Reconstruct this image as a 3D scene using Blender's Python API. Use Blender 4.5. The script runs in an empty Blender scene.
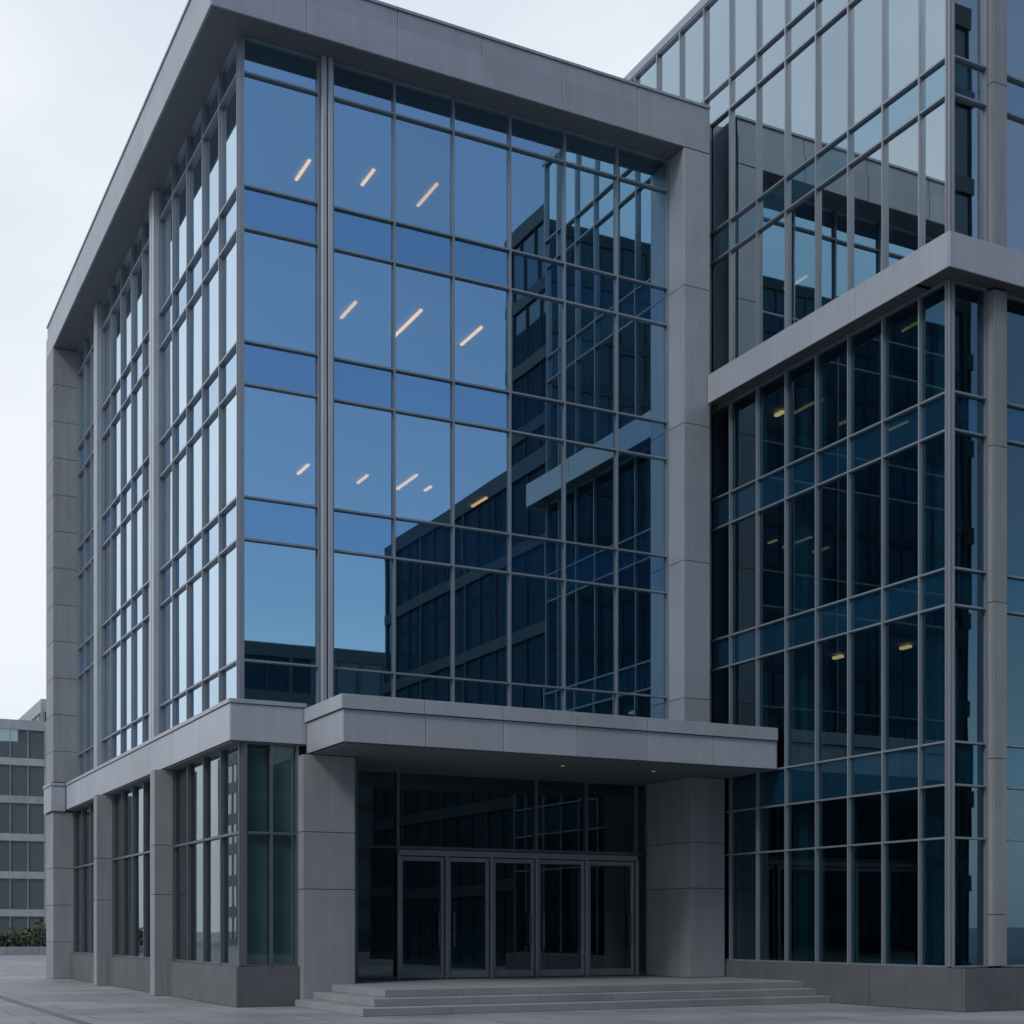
import bpy, math, random
from mathutils import Vector
random.seed(7)
sc = bpy.context.scene
TH = math.atan2(.4552, .8904)
ORG = (-5.736, 30.1, 0.0)

# ------------------------------------------------------------------ materials
def new_mat(name):
    m = bpy.data.materials.new(name); m.use_nodes = True
    nt = m.node_tree; nt.nodes.clear()
    o = nt.nodes.new('ShaderNodeOutputMaterial')
    return m, nt, o
def N(nt, t, **kw):
    n = nt.nodes.new(t)
    for k, v in kw.items(): setattr(n, k, v)
    return n
def ramp(nt, fac, stops):
    r = N(nt, 'ShaderNodeValToRGB')
    el = r.color_ramp.elements
    while len(el) < len(stops): el.new(.5)
    for e, (p, c) in zip(el, stops):
        e.position = p; e.color = (*c, 1) if len(c) == 3 else c
    nt.links.new(fac, r.inputs[0]); return r.outputs[0]
def mul(c, f): return tuple(x*f for x in c)

def clad_mat(name, col, rough=.5, metal=0., var=.12, streak=.12, bump=.15, scale=6.):
    m, nt, o = new_mat(name)
    p = N(nt, 'ShaderNodeBsdfPrincipled'); L = nt.links.new
    tc = N(nt, 'ShaderNodeTexCoord')
    n1 = N(nt, 'ShaderNodeTexNoise'); n1.inputs['Scale'].default_value = 1.1; n1.inputs['Detail'].default_value = 6
    L(tc.outputs['Object'], n1.inputs['Vector'])
    c1 = ramp(nt, n1.outputs['Fac'], [(.3, mul(col, 1-var)), (.7, mul(col, 1+var))])
    mp = N(nt, 'ShaderNodeMapping'); mp.inputs['Scale'].default_value = (7, 7, .35)
    L(tc.outputs['Object'], mp.inputs['Vector'])
    n2 = N(nt, 'ShaderNodeTexNoise'); n2.inputs['Scale'].default_value = 1; n2.inputs['Detail'].default_value = 5
    L(mp.outputs[0], n2.inputs['Vector'])
    s = ramp(nt, n2.outputs['Fac'], [(.35, (1-streak,)*3), (.65, (1, 1, 1))])
    mx = N(nt, 'ShaderNodeMixRGB', blend_type='MULTIPLY'); mx.inputs[0].default_value = 1
    L(c1, mx.inputs[1]); L(s, mx.inputs[2])
    g = N(nt, 'ShaderNodeNewGeometry')
    isl = ramp(nt, g.outputs['Random Per Island'], [(0, (.90,)*3), (1, (1.05,)*3)])
    mx2 = N(nt, 'ShaderNodeMixRGB', blend_type='MULTIPLY'); mx2.inputs[0].default_value = 1
    L(mx.outputs[0], mx2.inputs[1]); L(isl, mx2.inputs[2])
    L(mx2.outputs[0], p.inputs['Base Color'])
    p.inputs['Roughness'].default_value = rough; p.inputs['Metallic'].default_value = metal
    n3 = N(nt, 'ShaderNodeTexNoise'); n3.inputs['Scale'].default_value = scale*8; n3.inputs['Detail'].default_value = 4
    L(tc.outputs['Object'], n3.inputs['Vector'])
    b = N(nt, 'ShaderNodeBump'); b.inputs['Strength'].default_value = bump; b.inputs['Distance'].default_value = .004
    L(n3.outputs['Fac'], b.inputs['Height']); L(b.outputs[0], p.inputs['Normal'])
    L(p.outputs[0], o.inputs[0]); return m

def refl_parts(nt, rcol, base, bump, graze=.9):
    """glossy layer of coated glass: coloured at normal incidence, neutral and strong at grazing"""
    L = nt.links.new
    tc = N(nt, 'ShaderNodeTexCoord')
    n = N(nt, 'ShaderNodeTexNoise'); n.inputs['Scale'].default_value = .5; n.inputs['Detail'].default_value = 1
    L(tc.outputs['Object'], n.inputs['Vector'])
    b = N(nt, 'ShaderNodeBump'); b.inputs['Strength'].default_value = bump; b.inputs['Distance'].default_value = .02
    L(n.outputs['Fac'], b.inputs['Height'])
    lw = N(nt, 'ShaderNodeLayerWeight'); lw.inputs[0].default_value = .5
    fac = ramp(nt, lw.outputs['Facing'], [(0, (base,)*3), (.45, (min(1, base+.04),)*3), (.8, (graze,)*3)])
    col = ramp(nt, lw.outputs['Facing'], [(.3, rcol), (.8, tuple(.5*x+.5*.97 for x in rcol))])
    g = N(nt, 'ShaderNodeNewGeometry')
    v = ramp(nt, g.outputs['Random Per Island'], [(0, (.88,)*3), (.5, (1,)*3), (1, (.93,)*3)])
    mx = N(nt, 'ShaderNodeMixRGB', blend_type='MULTIPLY'); mx.inputs[0].default_value = 1
    L(col, mx.inputs[1]); L(v, mx.inputs[2])
    gl = N(nt, 'ShaderNodeBsdfGlossy'); gl.inputs['Roughness'].default_value = .012
    L(mx.outputs[0], gl.inputs[0]); L(b.outputs[0], gl.inputs['Normal'])
    return fac, gl, g
def glass_mat(name, tcol, rcol, base, bump=.05, graze=.9):
    m, nt, o = new_mat(name); L = nt.links.new
    fac, gl, g = refl_parts(nt, rcol, base, bump, graze)
    c = ramp(nt, g.outputs['Random Per Island'], [(0, mul(tcol, .75)), (1, mul(tcol, 1.15))])
    tr = N(nt, 'ShaderNodeBsdfTransparent'); L(c, tr.inputs[0])
    mx = N(nt, 'ShaderNodeMixShader')
    L(fac, mx.inputs[0]); L(tr.outputs[0], mx.inputs[1]); L(gl.outputs[0], mx.inputs[2])
    L(mx.outputs[0], o.inputs[0]); return m
def spandrel_mat(name, col, rcol, base, bump=.05, graze=.85):
    m, nt, o = new_mat(name); L = nt.links.new
    fac, gl, g = refl_parts(nt, rcol, base, bump, graze)
    c = ramp(nt, g.outputs['Random Per Island'], [(0, mul(col, .85)), (1, mul(col, 1.15))])
    d = N(nt, 'ShaderNodeBsdfDiffuse'); L(c, d.inputs[0])
    mx = N(nt, 'ShaderNodeMixShader')
    L(fac, mx.inputs[0]); L(d.outputs[0], mx.inputs[1]); L(gl.outputs[0], mx.inputs[2])
    L(mx.outputs[0], o.inputs[0]); return m
def emis_mat(name, col, s):
    m, nt, o = new_mat(name)
    e = N(nt, 'ShaderNodeEmission'); e.inputs[0].default_value = (*col, 1); e.inputs[1].default_value = s
    nt.links.new(e.outputs[0], o.inputs[0])
    m.cycles.emission_sampling = 'NONE'
    return m

M_alu = clad_mat('aluminium_panel', (.43, .46, .51), .42, .2, .05, .07, .05)
M_fascia = clad_mat('fascia_panel', (.35, .38, .43), .45, .2, .06, .08, .05)
M_stone = clad_mat('stone_panel', (.28, .295, .32), .7, 0, .06, .12, .4)
M_joint = clad_mat('joint_backing', (.09, .095, .10), .8)
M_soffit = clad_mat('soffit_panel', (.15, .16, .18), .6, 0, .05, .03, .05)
M_mull = clad_mat('mullion_aluminium', (.32, .35, .39), .38, .5, .03, .03, .02)
M_mulld = clad_mat('dark_mullion', (.17, .19, .21), .4, .5, .03, .03, .02)
M_plinth = clad_mat('plinth_granite', (.115, .125, .135), .6, 0, .12, .1, .4)
M_step = clad_mat('step_granite', (.25, .26, .275), .7, 0, .12, .02, .5)
M_int = clad_mat('interior_wall', (.26, .28, .30), .8)
M_intd = clad_mat('interior_dark', (.08, .088, .095), .8)
M_ceil = clad_mat('interior_ceiling', (.4, .41, .42), .8)
M_curt = clad_mat('curtain', (.35, .38, .38), .9, 0, .05, .5, .1)
M_blind = clad_mat('roller_blind', (.70, .74, .74), .9, 0, .05, .1, .1)
G_main = glass_mat('blue_curtain_glass', (.16, .30, .42), (.47, .77, 1.0), .66)
S_main = spandrel_mat('blue_spandrel_glass', (.008, .03, .075), (.36, .66, .97), .60)
G_wing = glass_mat('teal_curtain_glass', (.15, .34, .42), (.46, .78, .97), .18)
S_wing = spandrel_mat('teal_spandrel_glass', (.006, .032, .060), (.36, .70, 1.0), .17)
G_wup = glass_mat('bright_reflection_glass', (.16, .34, .42), (.74, .92, 1.0), .50)  # upper copy of the wing glass, white sky reflection strengthened in the material
S_wup = spandrel_mat('bright_reflection_spandrel', (.02, .06, .09), (.60, .86, 1.0), .42)  # upper spandrel copy, same sky reflection raised in its tint
G_dark = glass_mat('ground_floor_glass', (.36, .48, .50), (.66, .86, .92), .17, .05, .5)
S_dist = spandrel_mat('distant_glass', (.11, .14, .15), (.75, .85, .92), .32)
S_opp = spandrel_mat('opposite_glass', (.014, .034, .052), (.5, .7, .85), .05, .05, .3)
M_warm = emis_mat('warm_light', (1, .33, .08), 12.)
M_warm2 = emis_mat('warm_downlight', (1, .75, .5), .35)

# ------------------------------------------------------------------ geometry helpers
class Part:
    def __init__(s): s.v = []; s.f = []
    def box(s, a0, a1, b0, b1, c0, c1):
        if a0 > a1: a0, a1 = a1, a0
        if b0 > b1: b0, b1 = b1, b0
        i = len(s.v)
        s.v += [(a0,b0,c0),(a1,b0,c0),(a1,b1,c0),(a0,b1,c0),(a0,b0,c1),(a1,b0,c1),(a1,b1,c1),(a0,b1,c1)]
        s.f += [(i,i+3,i+2,i+1),(i+4,i+5,i+6,i+7),(i,i+1,i+5,i+4),(i+1,i+2,i+6,i+5),(i+2,i+3,i+7,i+6),(i+3,i,i+4,i+7)]
    def quad(s, p):
        i = len(s.v); s.v += p; s.f.append((i, i+1, i+2, i+3))
    def disc(s, x, y, z, r, n=16, down=True):
        i = len(s.v)
        for k in range(n):
            a = 2*math.pi*k/n; s.v.append((x+r*math.cos(a), y+r*math.sin(a), z))
        s.f.append(tuple(range(i, i+n)) if not down else tuple(range(i+n-1, i-1, -1)))
def empty(name, loc=ORG, rot=TH):
    e = bpy.data.objects.new(name, None); e.location = loc; e.rotation_euler = (0, 0, rot)
    sc.collection.objects.link(e); return e
def make(name, part, mat, parent=None, bevel=0):
    if not part.v: return None
    me = bpy.data.meshes.new(name); me.from_pydata(part.v, [], part.f); me.update()
    me.materials.append(mat)
    ob = bpy.data.objects.new(name, me); sc.collection.objects.link(ob)
    if parent: ob.parent = parent
    if bevel:
        b = ob.modifiers.new('b', 'BEVEL'); b.width = bevel; b.segments = 1
    return ob
def place(ob):
    ob.location = ORG; ob.rotation_euler = (0, 0, TH)
def P(kind, c, a, n, z):
    return (a, c-n, z) if kind == 'front' else (c-n, a, z)
def B(part, kind, c, a0, a1, n0, n1, z0, z1):
    if kind == 'front': part.box(a0, a1, c-n1, c-n0, z0, z1)
    else: part.box(c-n1, c-n0, a0, a1, z0, z1)
def pane(part, kind, c, a0, a1, z0, z1, j=.0013):
    ta, tz = random.gauss(0, j), random.gauss(0, j)
    am, zm = (a0+a1)/2, (z0+z1)/2
    pts = [P(kind, c, a, ta*(a-am)+tz*(z-zm), z) for a, z in ((a0,z0),(a1,z0),(a1,z1),(a0,z1))]
    if kind != 'front': pts.reverse()
    part.quad(pts)
def facade(gl, sp, fr, kind, c, cols, rows, spans=(), mw=.040, md=.085, hw=None):
    hw = hw or mw
    for i in range(len(cols)-1):
        for j in range(len(rows)-1):
            pane(sp if j in spans else gl, kind, c, cols[i], cols[i+1], rows[j], rows[j+1])
    for a in cols:
        B(fr, kind, c, a-mw/2, a+mw/2, -.06, md, rows[0]-.02, rows[-1]+.02)
    for z in rows:
        B(fr, kind, c, cols[0]-mw/2+.002, cols[-1]+mw/2-.002, -.056, md-.006, z-hw/2, z+hw/2)
def clad(part, kind, c, a0, a1, z0, z1, step, t=.03, gap=.014, zs=None):
    n = max(1, round((a1-a0)/step)); w = (a1-a0)/n
    zz = zs or [z0, z1]
    for i in range(n):
        for j in range(len(zz)-1):
            B(part, kind, c, a0+i*w+gap/2, a0+(i+1)*w-gap/2, -t, 0, zz[j]+gap/2, zz[j+1]-gap/2)
def lin(a, b, n): return [a+(b-a)*i/n for i in range(n+1)]
def pillar(cl, bk, u0, u1, v0, v1, zs, stepu=9, stepv=9, right=True):
    bk.box(u0+.02, u1-.034, v0+.02, v1-.004, zs[0], zs[-1]-.003)
    clad(cl, 'front', v0, u0, u1, 0, 0, stepu, zs=zs)
    clad(cl, 'left', u0, v0+.031, v1, 0, 0, stepv, zs=zs)
    if right: clad(cl, 'left', u1-.007, v0+.031, v1, 0, 0, stepv, zs=zs)

# ================================================================== MAIN BUILDING
main = empty('glass_office_building')
gl, sp, fr = Part(), Part(), Part()
rows = [6.38, 7.31, 9.87, 10.77, 13.16, 14.06, 16.45, 17.35, 19.74, 20.5]
spans = (2, 4, 6)
facade(gl, sp, fr, 'front', 0, [.03, 1.70], rows, spans)
facade(gl, sp, fr, 'front', 0, lin(2.03, 10.70, 6), rows, spans)
facade(gl, sp, fr, 'left', 0, lin(.03, 7.06, 5), rows, spans)
facade(gl, sp, fr, 'left', 0, lin(7.56, 14.48, 5), rows, spans)
facade(gl, sp, fr, 'left', 0, lin(14.98, 18.42, 3), rows, spans)
make('curtain_wall_glass', gl, G_main, main)
make('spandrel_glass', sp, S_main, main)
pil = Part()
pil.box(1.74, 1.845, -.20, .1, 6.3, 20.5); pil.box(1.885, 1.99, -.20, .1, 6.3, 20.5)
fr.box(1.84, 1.89, -.13, .08, 6.31, 20.5)
for v in (7.08, 14.5):
    pil.box(-.22, .1, v, v+.20, 6.3, 20.5); pil.box(-.22, .1, v+.26, v+.46, 6.3, 20.5)
    fr.box(-.15, .1, v+.19, v+.27, 6.31, 20.5)
fr.box(-.055, .05, -.055, .05, 6.34, 20.5)
make('curtain_wall_mullions', fr, M_mull, main)
make('mullion_piers', pil, M_alu, main, .008)

cl, bk, al, st, so, cop = Part(), Part(), Part(), Part(), Part(), Part()
bk.box(-.79, 11.44, -.69, 19.76, 20.53, 21.60); bk.box(11.45, 11.88, -.2, 19.78, 20.53, 21.60)
so.box(-.80, 11.46, -.70, 19.75, 20.50, 20.55)
for (z0, z1, off) in ((20.5, 21.20, 0), (21.20, 21.62, .04)):
    clad(cl, 'front', -.75+off, -.85+off, 11.48, z0, z1, 2.05, t=.06 if off == 0 else .03)
    clad(cl, 'left', -.85+off, -.75+off+.062, 19.8, z0, z1, 2.05, t=.06 if off == 0 else .03)
    clad(cl, 'left', 11.473, -.75+off+.062, -.1, z0, z1, 2.05)
cop.box(-.84, 11.5, -.74, 19.82, 21.622, 21.68)
pillar(cl, bk, 10.72, 11.48, -.75, .02, [6.26]+lin(7.2, 20.49, 4))
cl.box(11.482, 11.88, -.25, -.1, 5.3, 21.6)
pillar(st, bk, -.85, .05, 18.44, 19.8, [0, 1.2, 2.4, 3.6, 5.43])
pillar(st, bk, -.85, .05, 18.44, 19.8, [6.39]+lin(7.4, 20.49, 11))
bk.box(.06, 11.9, 18.9, 19.74, 0, 20.5)
# ledge
bk.box(-.42, 1.3, -.72, 18.43, 5.51, 6.36); bk.box(-.89, .1, 18.42, 19.83, 5.46, 6.35)
bk.box(1.29, 11.88, -.72, 18.43, 5.51, 6.355)
for (z0, z1, off) in ((5.5, 6.27, 0), (6.27, 6.37, -.03)):
    clad(al, 'front', -.75+off, -.45+off, 1.20, z0, z1, 3)
    clad(al, 'left', -.45+off, -.75+off+.032, 18.34, z0, z1, 2.35)
    clad(al, 'left', -.92+off, 18.42, 19.86, z0-.06 if off == 0 else z0, z1, 2.)
    clad(al, 'front', 18.38+off, -.92+off, -.46+off, z0-.06 if off == 0 else z0, z1, 2.)
# canopy
bk.box(1.21, 11.82, -2.96, -.74, 5.32, 6.22)
for (z0, z1, off) in ((5.30, 5.95, 0), (5.95, 6.25, -.05)):
    clad(al, 'front', -3.0+off, 1.18+off, 11.77, z0, z1, 1.8)
    clad(al, 'left', 1.18+off, -3.0+off+.032, -.79, z0, z1, 3)
n = 6
for i in range(n):
    w = (11.75-1.26)/n
    for (v0, v1) in ((-2.93, -1.0), (-.99, .99)):
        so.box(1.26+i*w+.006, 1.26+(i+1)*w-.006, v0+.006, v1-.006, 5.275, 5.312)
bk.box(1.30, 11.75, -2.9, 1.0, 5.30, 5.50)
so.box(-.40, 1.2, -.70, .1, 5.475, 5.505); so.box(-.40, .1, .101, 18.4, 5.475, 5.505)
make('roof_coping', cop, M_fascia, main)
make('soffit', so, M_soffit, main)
dl = Part(); dr = Part()
for u in (6.9, 9.3):
    dl.disc(u, -1.6, 5.266, .05); dr.disc(u, -1.6, 5.270, .08)
make('canopy_downlights', dl, M_warm2, main); make('downlight_rings', dr, M_mulld, main)

# ground floor
gg, gs, gf = Part(), Part(), Part()
zr = [.86, 3.62, 5.49]
facade(gg, gs, gf, 'front', -.6, [-.10, .46, 1.02], zr, mw=.055)
facade(gg, gs, gf, 'left', -.13, lin(-.57, 5.08, 4), zr, mw=.055)
facade(gg, gs, gf, 'left', -.13, lin(5.58, 12.24, 5), zr, mw=.055)
facade(gg, gs, gf, 'left', -.13, lin(12.74, 18.42, 4), zr, mw=.055)
gf.box(-.17, -.05, -.64, -.52, .86, 5.49)
pl = Part()
clad(pl, 'front', -.80, -.33, 1.03, .0, .84, 3, t=.05); clad(pl, 'left', -.33, -.749, 5.1, 0, .84, 2.9, t=.05)
clad(pl, 'left', -.33, 5.55, 12.26, 0, .84, 2.3, t=.05); clad(pl, 'left', -.33, 12.7, 18.44, 0, .84, 2.9, t=.05)
bk.box(-.30, .2, -.77, 18.4, 0, .80); bk.box(.2, 1.03, -.77, -.3, 0, .795)
make('plinth', pl, M_plinth, main, .006)
zc = [0, 2.45, 3.65, 5.48]
pillar(st, bk, -.65, 0, 5.1, 5.55, zc, right=False); pillar(st, bk, -.65, 0, 12.26, 12.7, zc, right=False)
pillar(st, bk, 1.03, 2.19, -1.0, 1.0, [0, 2.45, 3.65, 5.27])
pillar(st, bk, 10.72, 11.74, -1.0, 1.05, [.45, 2.6, 3.7, 5.27], stepv=1.1)
# entrance glazing wall v=1
eg, ef, ed = Part(), Part(), Part()
facade(eg, gs, ef, 'front', 1.0, [2.2, 2.95, 3.97, 7.58, 8.98, 10.42, 10.75], [3.50, 5.26], mw=.07)
facade(eg, gs, ef, 'front', 1.0, [2.2, 2.95, 3.97], [.50, 3.50], mw=.07)
facade(eg, gs, ef, 'front', 1.0, [10.42, 10.75], [.50, 3.50], mw=.07)
dcol = [3.97, 5.19, 6.36, 7.58, 8.98, 10.42]
B(ed, 'front', 1.0, 3.97, 10.42, -.05, .13, 3.32, 3.45)
for a in dcol:
    B(ed, 'front', 1.0, a-.035, a+.035, -.05, .14, .46, 3.33)
for i in range(5):
    a0, a1 = dcol[i]+.05, dcol[i+1]-.05
    pane(eg, 'front', 1.0, a0, a1, .5, 3.3)
    for (x0, x1) in ((a0, a0+.075), (a1-.075, a1)):
        B(ed, 'front', 1.0, x0, x1, -.03, .06, .47, 3.30)
    B(ed, 'front', 1.0, a0+.075, a1-.075, -.03, .055, .47, .64); B(ed, 'front', 1.0, a0+.075, a1-.075, -.03, .055, 3.20, 3.30)
    hx = a1-.14 if i % 2 == 0 else a0+.14
    B(ef, 'front', 1.0, hx-.015, hx+.015, .09, .12, 1.2, 2.0)
    for hz in (1.3, 1.9): B(ef, 'front', 1.0, hx-.01, hx+.01, 0, .10, hz-.012, hz+.012)
make('entrance_glass', eg, G_dark, main); make('entrance_frames', ef, M_mulld, main)
make('entrance_doors', ed, M_mull, main, .004)
make('ground_floor_glass', gg, G_dark, main); make('ground_floor_frames', gf, M_mulld, main)
make('ledge_and_canopy_panels', al, M_alu, main, .004)
make('roof_fascia_panels', cl, M_fascia, main, .004)
make('stone_piers', st, M_stone, main, .005)
make('structure', bk, M_joint, main)
# interior
it, ic, idk, il, bl = Part(), Part(), Part(), Part(), Part()
for k in range(1, 5):
    z = 6.58+3.29*k
    it.box(.16, 11.7, .16, 18.3, z+.03, z+.82 if k < 4 else z+.7)
    ic.box(.17, 11.69, .17, 18.29, z-.03, z+.028)
it.box(.16, 11.7, .16, 18.3, 6.36, 6.9)
idk.box(4.2, 11.6, 6.2, 14, 6.9, 20.4)
for u in (.42, 6.4, 10.4):
    for v in (.5, 8.):
        it.box(u-.2, u+.2, v-.2, v+.2, 6.9, 20.4)
it.box(.3, 4.2, 12.8, 12.95, 6.9, 20.4)
idk.box(1.2, 11.6, 7.0, 7.2, .45, 5.4); idk.box(1.3, 11.7, 1.2, 7.0, .40, .452); idk.box(2.3, 2.5, 1.1, 7, .45, 5.4)
idk.box(1.5, 1.6, 1.2, 18, .4, 5.4); idk.box(-.05, 1.5, -.5, 18, .5, .7)
for v in (3.2, 9.2, 15): idk.box(.3, 1.5, v, v+.12, .7, 5.4)
bl.box(-.05, .42, -.50, -.49, .9, 5.4); bl.box(.50, .98, -.50, -.49, .9, 5.4)
it.box(6.0, 9.2, 5.0, 5.6, .45, 1.55); it.box(4.0, 4.4, 4.0, 4.4, .45, 5.2)
for u, v, l, z in [(2.35,2.5,1.0,4),(3.85,2.2,.8,4),(5.45,2.1,1.2,4),(7.25,1.9,.9,4),
                   (3.35,2.1,1.0,3),(4.9,1.8,1.7,3),(6.6,2.0,1.2,3),
                   (2.9,4.2,.8,2),(4.5,4.3,.7,2),(5.6,3.7,1.3,2),(6.3,4.4,.4,2),(8.0,4.6,.9,2)]:
    zz = 6.58+3.29*z-.05
    il.box(u, u+.065, v, v+l, zz-.03, zz+.01)
make('interior_floors', it, M_int, main); make('interior_ceilings', ic, M_ceil, main)
make('interior_core', idk, M_intd, main); make('interior_light_strips', il, M_warm, main)
make('roller_blinds', bl, M_blind, main)

# ================================================================== WING
wing = empty('glass_office_building')
U, V = 11.9, -8.33
gl, sp, gl2, sp2, fr, bk, cl, it, idk, il, pl, cu = [Part() for _ in range(12)]
rA = [.87, 3.42, 4.47, 5.32, 8.02, 8.75, 11.48, 12.23, 14.42]
rB = [15.08, 18.1, 18.85, 21.55, 22.3, 24.62]
cw = [V+.03, -7.55] + [-7.55+1.079*i for i in range(1, 8)]
cf = [[U+.03, 12.82]] + [lin(13.24+5.4*i, 13.24+5.4*i+5.0, 4) for i in range(4)]
facade(gl, sp, fr, 'left', U, cw, rA, (2, 4, 6), mw=.038)
facade(gl2, sp2, fr, 'left', U, cw, rB, (1,), mw=.038)
facade(gl2, sp2, fr, 'left', U, lin(.012, 17.2, 16), [20.0]+rB[3:], (), mw=.038)
for c in cf:
    facade(gl, sp, fr, 'front', V, c, rA, (2, 4, 6), mw=.038)
    facade(gl2, sp2, fr, 'front', V, c, rB, (1, 3), mw=.038)
fr.box(U-.055, U+.05, V-.055, V+.05, .87, 24.6)
for i in range(5):
    u = 12.84+5.4*i
    pillar(cl, bk, u, u+.38, V-.22, V+.1, [.87]+lin(1.9, 14.38, 4)); pillar(cl, bk, u, u+.38, V-.22, V+.1, [15.12, 18.5, 21.5, 24.6])
al = Part()
bk.box(U-.46, 35, V-.46, V+.5, 14.43, 15.07); bk.box(U-.46, U+.5, V+.4, -.79, 14.43, 15.065)
clad(al, 'front', V-.5, U-.5, 35, 14.4, 15.1, 2.2); clad(al, 'left', U-.5, V-.468, -.76, 14.4, 15.1, 2.5)
bk.box(U+.1, 35, V+.1, 17.2, 24.3, 24.6)
al2 = Part(); al2.box(U-.1, 35, V-.12, V+.1, 24.64, 24.86); al2.box(U-.1, U+.12, V+.101, 17.3, 24.64, 24.86)
clad(pl, 'front', V-.5, U-.12, 35, 0, .85, 2.4, t=.06); clad(pl, 'left', U-.12, V-.439, -.8, 0, .85, 2.4, t=.06)
bk.box(U-.08, 35, V-.46, V+.3, 0, .82); bk.box(U-.08, U+.3, V+.2, -.6, 0, .815)
bk.box(U+.1, 35, 17.0, 17.2, 0, 24.3); bk.box(34.8, 35, V, 17.2, 0, 24.3)
for (z0, z1) in ((4.47, 5.32), (8.02, 8.75), (11.48, 12.23), (14.43, 15.07), (18.1, 18.85), (21.55, 22.3), (.3, .9)):
    it.box(U+.2, 34.5, V+.2, 16.9, z0+.03, z1-.03)
idk.box(17, 34, V+6, 16, .9, 24.2)
idk.box(U+.25, 17, 1.2, 1.4, .9, 24.2)
for u in (12.6, 17.5, 23, 29):
    for v in (V+.9, V+5.2):
        it.box(u-.25, u+.25, v-.25, v+.25, .9, 24.2)
for (z0, z1) in ((.95, 4.4), (5.35, 8.0), (8.8, 11.4), (12.3, 14.4), (15.1, 18.), (18.9, 21.5)):
    for c0 in cw[:-1]:
        if random.random() < .5:
            w = random.uniform(.12, .35); cu.box(U+.22, U+.28, c0+.05, c0+.05+w, z0, z1)
for u, v, z in ((13.3, -1.2, 14.36), (13.9, -.9, 14.36), (13.2, -2.0, 14.36), (13.6, -6.4, 7.95), (13.9, -5.0, 7.95), (13.3, -3.4, 7.95)):
    il.box(u, u+.10, v, v+.3, z, z+.06)
make('curtain_wall_glass', gl, G_wing, wing); make('spandrel_glass', sp, S_wing, wing)
make('upper_curtain_wall_glass', gl2, G_wup, wing); make('upper_spandrel_glass', sp2, S_wup, wing)
make('curtain_wall_mullions', fr, M_mull, wing); make('structure', bk, M_joint, wing)
make('pilaster_panels', cl, M_stone, wing, .004); make('belt_course_panels', al, M_alu, wing, .004)
make('roof_coping', al2, M_mull, wing); make('plinth', pl, M_plinth, wing, .006)
make('interior_floors', it, M_int, wing); make('interior_core', idk, M_intd, wing)
make('curtains', cu, M_curt, wing); make('interior_lights', il, emis_mat('warm_light_dim', (1, .42, .12), 2.2), wing)

# ================================================================== STEPS
steps = empty('entrance_steps')
s = Part()
for i, (u, v) in enumerate(((.85, -4.9), (1.25, -4.45), (1.65, -4.0))):
    z1 = .15*(i+1)
    a0, a1 = u, 11.775; n = 6; w = (a1-a0)/n
    for k in range(n):
        s.box(a0+k*w+.003, a0+(k+1)*w-.003, v, v+.50 if i < 2 else -1.02, z1-.15 if i == 0 else z1-.149, z1)
    if i < 2: s.box(u, u+.45, v+.501, -1.02, z1-.149, z1)
    if i == 2: s.box(2.2, 10.71, -1.015, 1.3, .2, z1)
make('treads', s, M_step, steps, .008)

# ================================================================== OTHER BUILDINGS
def block(name, u0, u1, v0, v1, h, fl, mod, wall, glass, band=.9, mullw=.12, every=3):
    e = empty(name)
    g, w = Part(), Part()
    g.box(u0, u1, v0, v1, 0, h-.1)
    nf = max(1, round(h/fl)); fh = h/nf
    for k in range(nf+1):
        zz0 = max(0, k*fh-band/2) if k < nf else h-band*.8
        zz1 = min(h, k*fh+band/2) if k < nf else h+.3
        w.box(u0-.12, u1+.12, v0-.12, v1+.12, zz0, zz1)
    nu = max(1, round((u1-u0)/mod)); nv = max(1, round((v1-v0)/mod))
    for i in range(nu+1):
        a = u0+(u1-u0)*i/nu; ww = mullw*2.5 if i % every == 0 else mullw*.5
        w.box(a-ww/2, a+ww/2, v0-.1, v0+.01, 0, h); w.box(a-ww/2, a+ww/2, v1-.01, v1+.1, 0, h)
    for i in range(nv+1):
        a = v0+(v1-v0)*i/nv; ww = mullw*2.5 if i % every == 0 else mullw*.5
        w.box(u0-.1, u0+.01, a-ww/2, a+ww/2, 0, h); w.box(u1-.01, u1+.1, a-ww/2, a+ww/2, 0, h)
    make('windows', g, glass, e); make('walls_and_bands', w, wall, e)
    return e
M_dwall = clad_mat('distant_wall', (.34, .36, .38), .8)
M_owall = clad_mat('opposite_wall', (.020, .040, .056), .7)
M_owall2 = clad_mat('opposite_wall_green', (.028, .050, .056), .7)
block('office_block', -14, 34, 85, 105, 17.4, 2.9, 1.3, M_dwall, S_dist, .55, .07)
block('office_block', 9.6, 30, 88, 104, 19.6, 3.3, 1.6, M_dwall, S_dist, .9, .12)
block('office_block', -95, -36, 105, 130, 21, 3.5, 2., M_dwall, S_dist, 1.2, .3)
# buildings across the square (seen mirrored in the glass)
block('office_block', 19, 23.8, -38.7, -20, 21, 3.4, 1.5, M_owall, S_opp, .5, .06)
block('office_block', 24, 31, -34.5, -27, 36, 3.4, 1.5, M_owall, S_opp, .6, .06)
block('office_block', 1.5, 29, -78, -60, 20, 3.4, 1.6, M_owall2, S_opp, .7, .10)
block('added_dark_tower', -62, 1, -80, -60, 52, 3.6, 1.8, M_owall2, S_opp, .7, .12)  # unseen tower, added to darken the sky reflected in the wing glass

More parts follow.
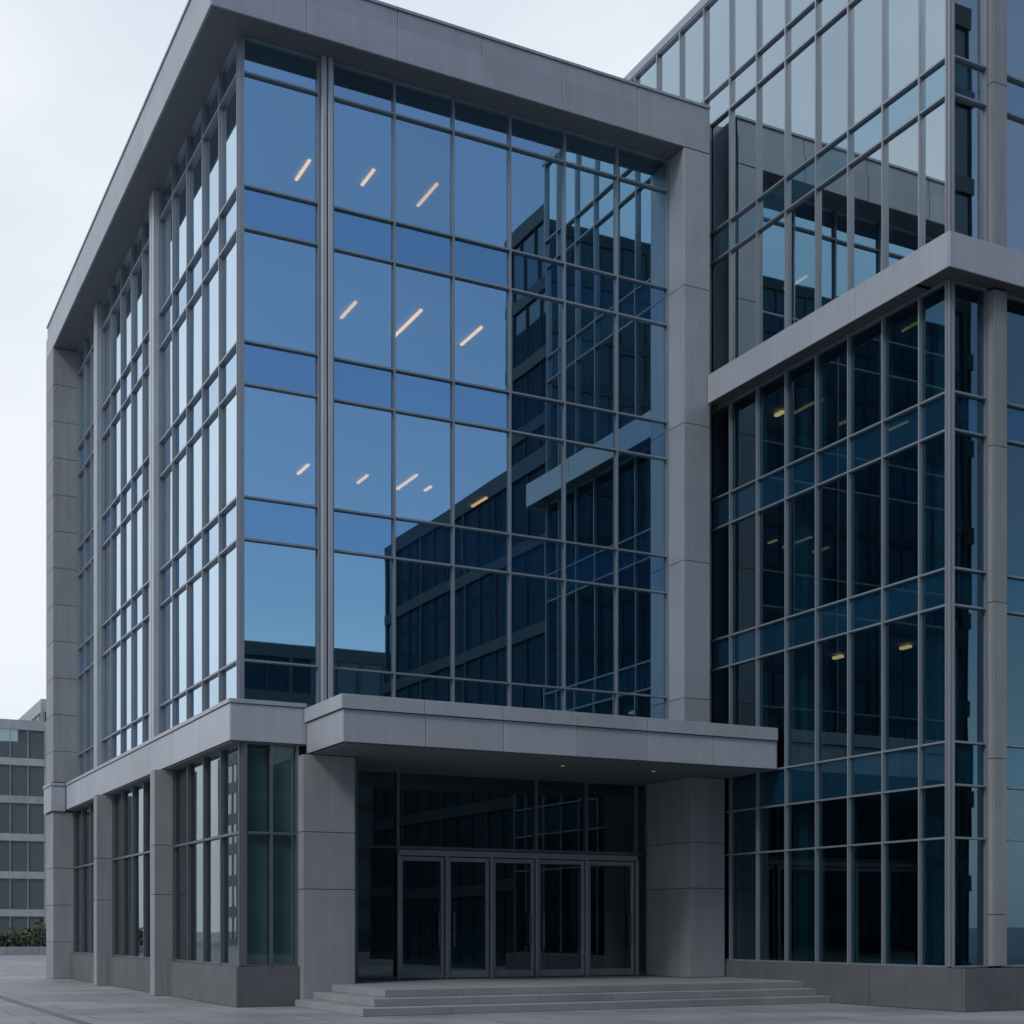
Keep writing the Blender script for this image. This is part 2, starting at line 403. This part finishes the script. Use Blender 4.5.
# ================================================================== GROUND
def ground_mat():
    m, nt, o = new_mat('pavement_slabs'); L = nt.links.new
    p = N(nt, 'ShaderNodeBsdfPrincipled'); tc = N(nt, 'ShaderNodeTexCoord')
    br = N(nt, 'ShaderNodeTexBrick'); br.offset = .5
    br.inputs['Scale'].default_value = 1; br.inputs['Brick Width'].default_value = 2.4; br.inputs['Row Height'].default_value = 1.8
    br.inputs['Mortar Size'].default_value = .018; br.inputs['Mortar Smooth'].default_value = .1
    br.inputs['Color1'].default_value = (.23, .24, .255, 1); br.inputs['Color2'].default_value = (.29, .30, .315, 1)
    br.inputs['Mortar'].default_value = (.08, .08, .085, 1)
    L(tc.outputs['Object'], br.inputs['Vector'])
    n = N(nt, 'ShaderNodeTexNoise'); n.inputs['Scale'].default_value = .35; n.inputs['Detail'].default_value = 8
    L(tc.outputs['Object'], n.inputs['Vector'])
    c = ramp(nt, n.outputs['Fac'], [(.3, (.72,)*3), (.7, (1.08,)*3)])
    mx = N(nt, 'ShaderNodeMixRGB', blend_type='MULTIPLY'); mx.inputs[0].default_value = 1
    L(br.outputs['Color'], mx.inputs[1]); L(c, mx.inputs[2]); L(mx.outputs[0], p.inputs['Base Color'])
    r = ramp(nt, n.outputs['Fac'], [(.35, (.42,)*3), (.65, (.75,)*3)]); L(r, p.inputs['Roughness'])
    n2 = N(nt, 'ShaderNodeTexNoise'); n2.inputs['Scale'].default_value = 40; L(tc.outputs['Object'], n2.inputs['Vector'])
    b = N(nt, 'ShaderNodeBump'); b.inputs['Strength'].default_value = .3; b.inputs['Distance'].default_value = .006
    L(n2.outputs['Fac'], b.inputs['Height']); L(b.outputs[0], p.inputs['Normal'])
    L(p.outputs[0], o.inputs[0]); return m
g = Part(); g.quad([(-900,-900,0),(900,-900,0),(900,900,0),(-900,900,0)])
place(make('pavement', g, ground_mat()))
k = Part()
for i in range(70): k.box(-4.15, -3.95, -30+i*1.5+.004, -30+(i+1)*1.5-.004, -.05, .006)
place(make('paving_edge_strip', k, clad_mat('granite_strip', (.14, .142, .146), .7)))

pw = Part()
for i in range(22): pw.box(-14+i*2+.01, -12+i*2-.01, 66, 66.4, 0, .5)
place(make('planter_wall', pw, M_stone, None, .02))
lf = Part()
for _ in range(20000):
    a = random.uniform(-14, 30)
    h = 1.15+.35*math.sin(a*1.3)+.3*math.sin(a*3.1+1)+.2*math.sin(a*7.3)
    x, y, z = a, 67.2+random.gauss(0, .4), .35+random.random()**.8*max(.35, h)
    sz = random.uniform(.07, .15)
    d1 = Vector((random.gauss(0,1), random.gauss(0,1), random.gauss(0,1))).normalized()
    d2 = d1.cross(Vector((random.gauss(0,1), random.gauss(0,1), random.gauss(0,1)))).normalized()
    c = Vector((x, y, z))
    lf.quad([tuple(c+d1*sz), tuple(c+d2*sz*.6), tuple(c-d1*sz), tuple(c-d2*sz*.6)])
m, nt, o = new_mat('hedge_leaves')
p = N(nt, 'ShaderNodeBsdfPrincipled'); g_ = N(nt, 'ShaderNodeNewGeometry')
nt.links.new(ramp(nt, g_.outputs['Random Per Island'], [(0, (.025, .04, .015)), (.6, (.05, .065, .025)), (1, (.13, .09, .04))]), p.inputs['Base Color'])
nt.links.new(p.outputs[0], o.inputs[0])
place(make('hedge', lf, m))

# ================================================================== WORLD / LIGHT
w = bpy.data.worlds.new('World'); sc.world = w; w.use_nodes = True
nt = w.node_tree; nt.nodes.clear(); L = nt.links.new
out = N(nt, 'ShaderNodeOutputWorld'); bg = N(nt, 'ShaderNodeBackground'); bg.inputs[1].default_value = .135
sky = N(nt, 'ShaderNodeTexSky'); sky.sky_type = 'NISHITA'; sky.sun_disc = False
EL, AZ = math.radians(42), math.radians(215)
sky.sun_elevation = EL; sky.sun_rotation = AZ
tc = N(nt, 'ShaderNodeTexCoord')
mp = N(nt, 'ShaderNodeMapping'); mp.inputs['Scale'].default_value = (1, 1, 2.2); L(tc.outputs['Generated'], mp.inputs[0])
ns = N(nt, 'ShaderNodeTexNoise'); ns.inputs['Scale'].default_value = 1.8; ns.inputs['Detail'].default_value = 7; ns.inputs['Roughness'].default_value = .5
L(mp.outputs[0], ns.inputs['Vector'])
cloud = ramp(nt, ns.outputs['Fac'], [(.38, (5.1, 5.6, 6.4)), (.60, (6.8, 7.1, 7.5))])
dt = N(nt, 'ShaderNodeVectorMath', operation='DOT_PRODUCT'); L(tc.outputs['Generated'], dt.inputs[0])
dt.inputs[1].default_value = Vector((.76, -.58, .30)).normalized()
ad = N(nt, 'ShaderNodeMath', operation='MULTIPLY_ADD'); L(ns.outputs['Fac'], ad.inputs[0]); ad.inputs[1].default_value = -.5
ad2 = N(nt, 'ShaderNodeMath', operation='ADD'); L(dt.outputs['Value'], ad.inputs[2]); L(ad.outputs[0], ad2.inputs[0]); ad2.inputs[1].default_value = .25
msk = N(nt, 'ShaderNodeMapRange'); msk.interpolation_type = 'SMOOTHSTEP'
L(ad2.outputs[0], msk.inputs[0]); msk.inputs[1].default_value = .35; msk.inputs[2].default_value = .8
msk.inputs[3].default_value = .95; msk.inputs[4].default_value = .10
sx = N(nt, 'ShaderNodeSeparateXYZ'); L(tc.outputs['Generated'], sx.inputs[0])
hz = N(nt, 'ShaderNodeMapRange'); hz.interpolation_type = 'SMOOTHSTEP'; L(sx.outputs[2], hz.inputs[0])
hz.inputs[1].default_value = 0; hz.inputs[2].default_value = .30; hz.inputs[3].default_value = .65; hz.inputs[4].default_value = 0
mxm = N(nt, 'ShaderNodeMath', operation='MAXIMUM'); L(msk.outputs[0], mxm.inputs[0]); L(hz.outputs[0], mxm.inputs[1])
mx = N(nt, 'ShaderNodeMixRGB'); L(mxm.outputs[0], mx.inputs[0]); L(sky.outputs[0], mx.inputs[1]); L(cloud, mx.inputs[2])
L(mx.outputs[0], bg.inputs[0]); L(bg.outputs[0], out.inputs[0])
sl = bpy.data.lights.new('sun', 'SUN'); sl.energy = 1.1; sl.angle = math.radians(14); sl.color = (1, .97, .93)
so_ = bpy.data.objects.new('sun', sl); sc.collection.objects.link(so_)
d = Vector((math.sin(AZ)*math.cos(EL), math.cos(AZ)*math.cos(EL), math.sin(EL)))
so_.rotation_euler = d.to_track_quat('Z', 'Y').to_euler()

cam = bpy.data.cameras.new('camera'); co = bpy.data.objects.new('camera', cam); sc.collection.objects.link(co)
co.location = (0, 0, 1.6); co.rotation_euler = (math.radians(90), 0, 0)
cam.lens = 50; cam.sensor_width = 36; cam.shift_y = .408; cam.clip_end = 3000
sc.camera = co
sc.view_settings.view_transform = 'Standard'; sc.view_settings.look = 'None'; sc.view_settings.exposure = 0
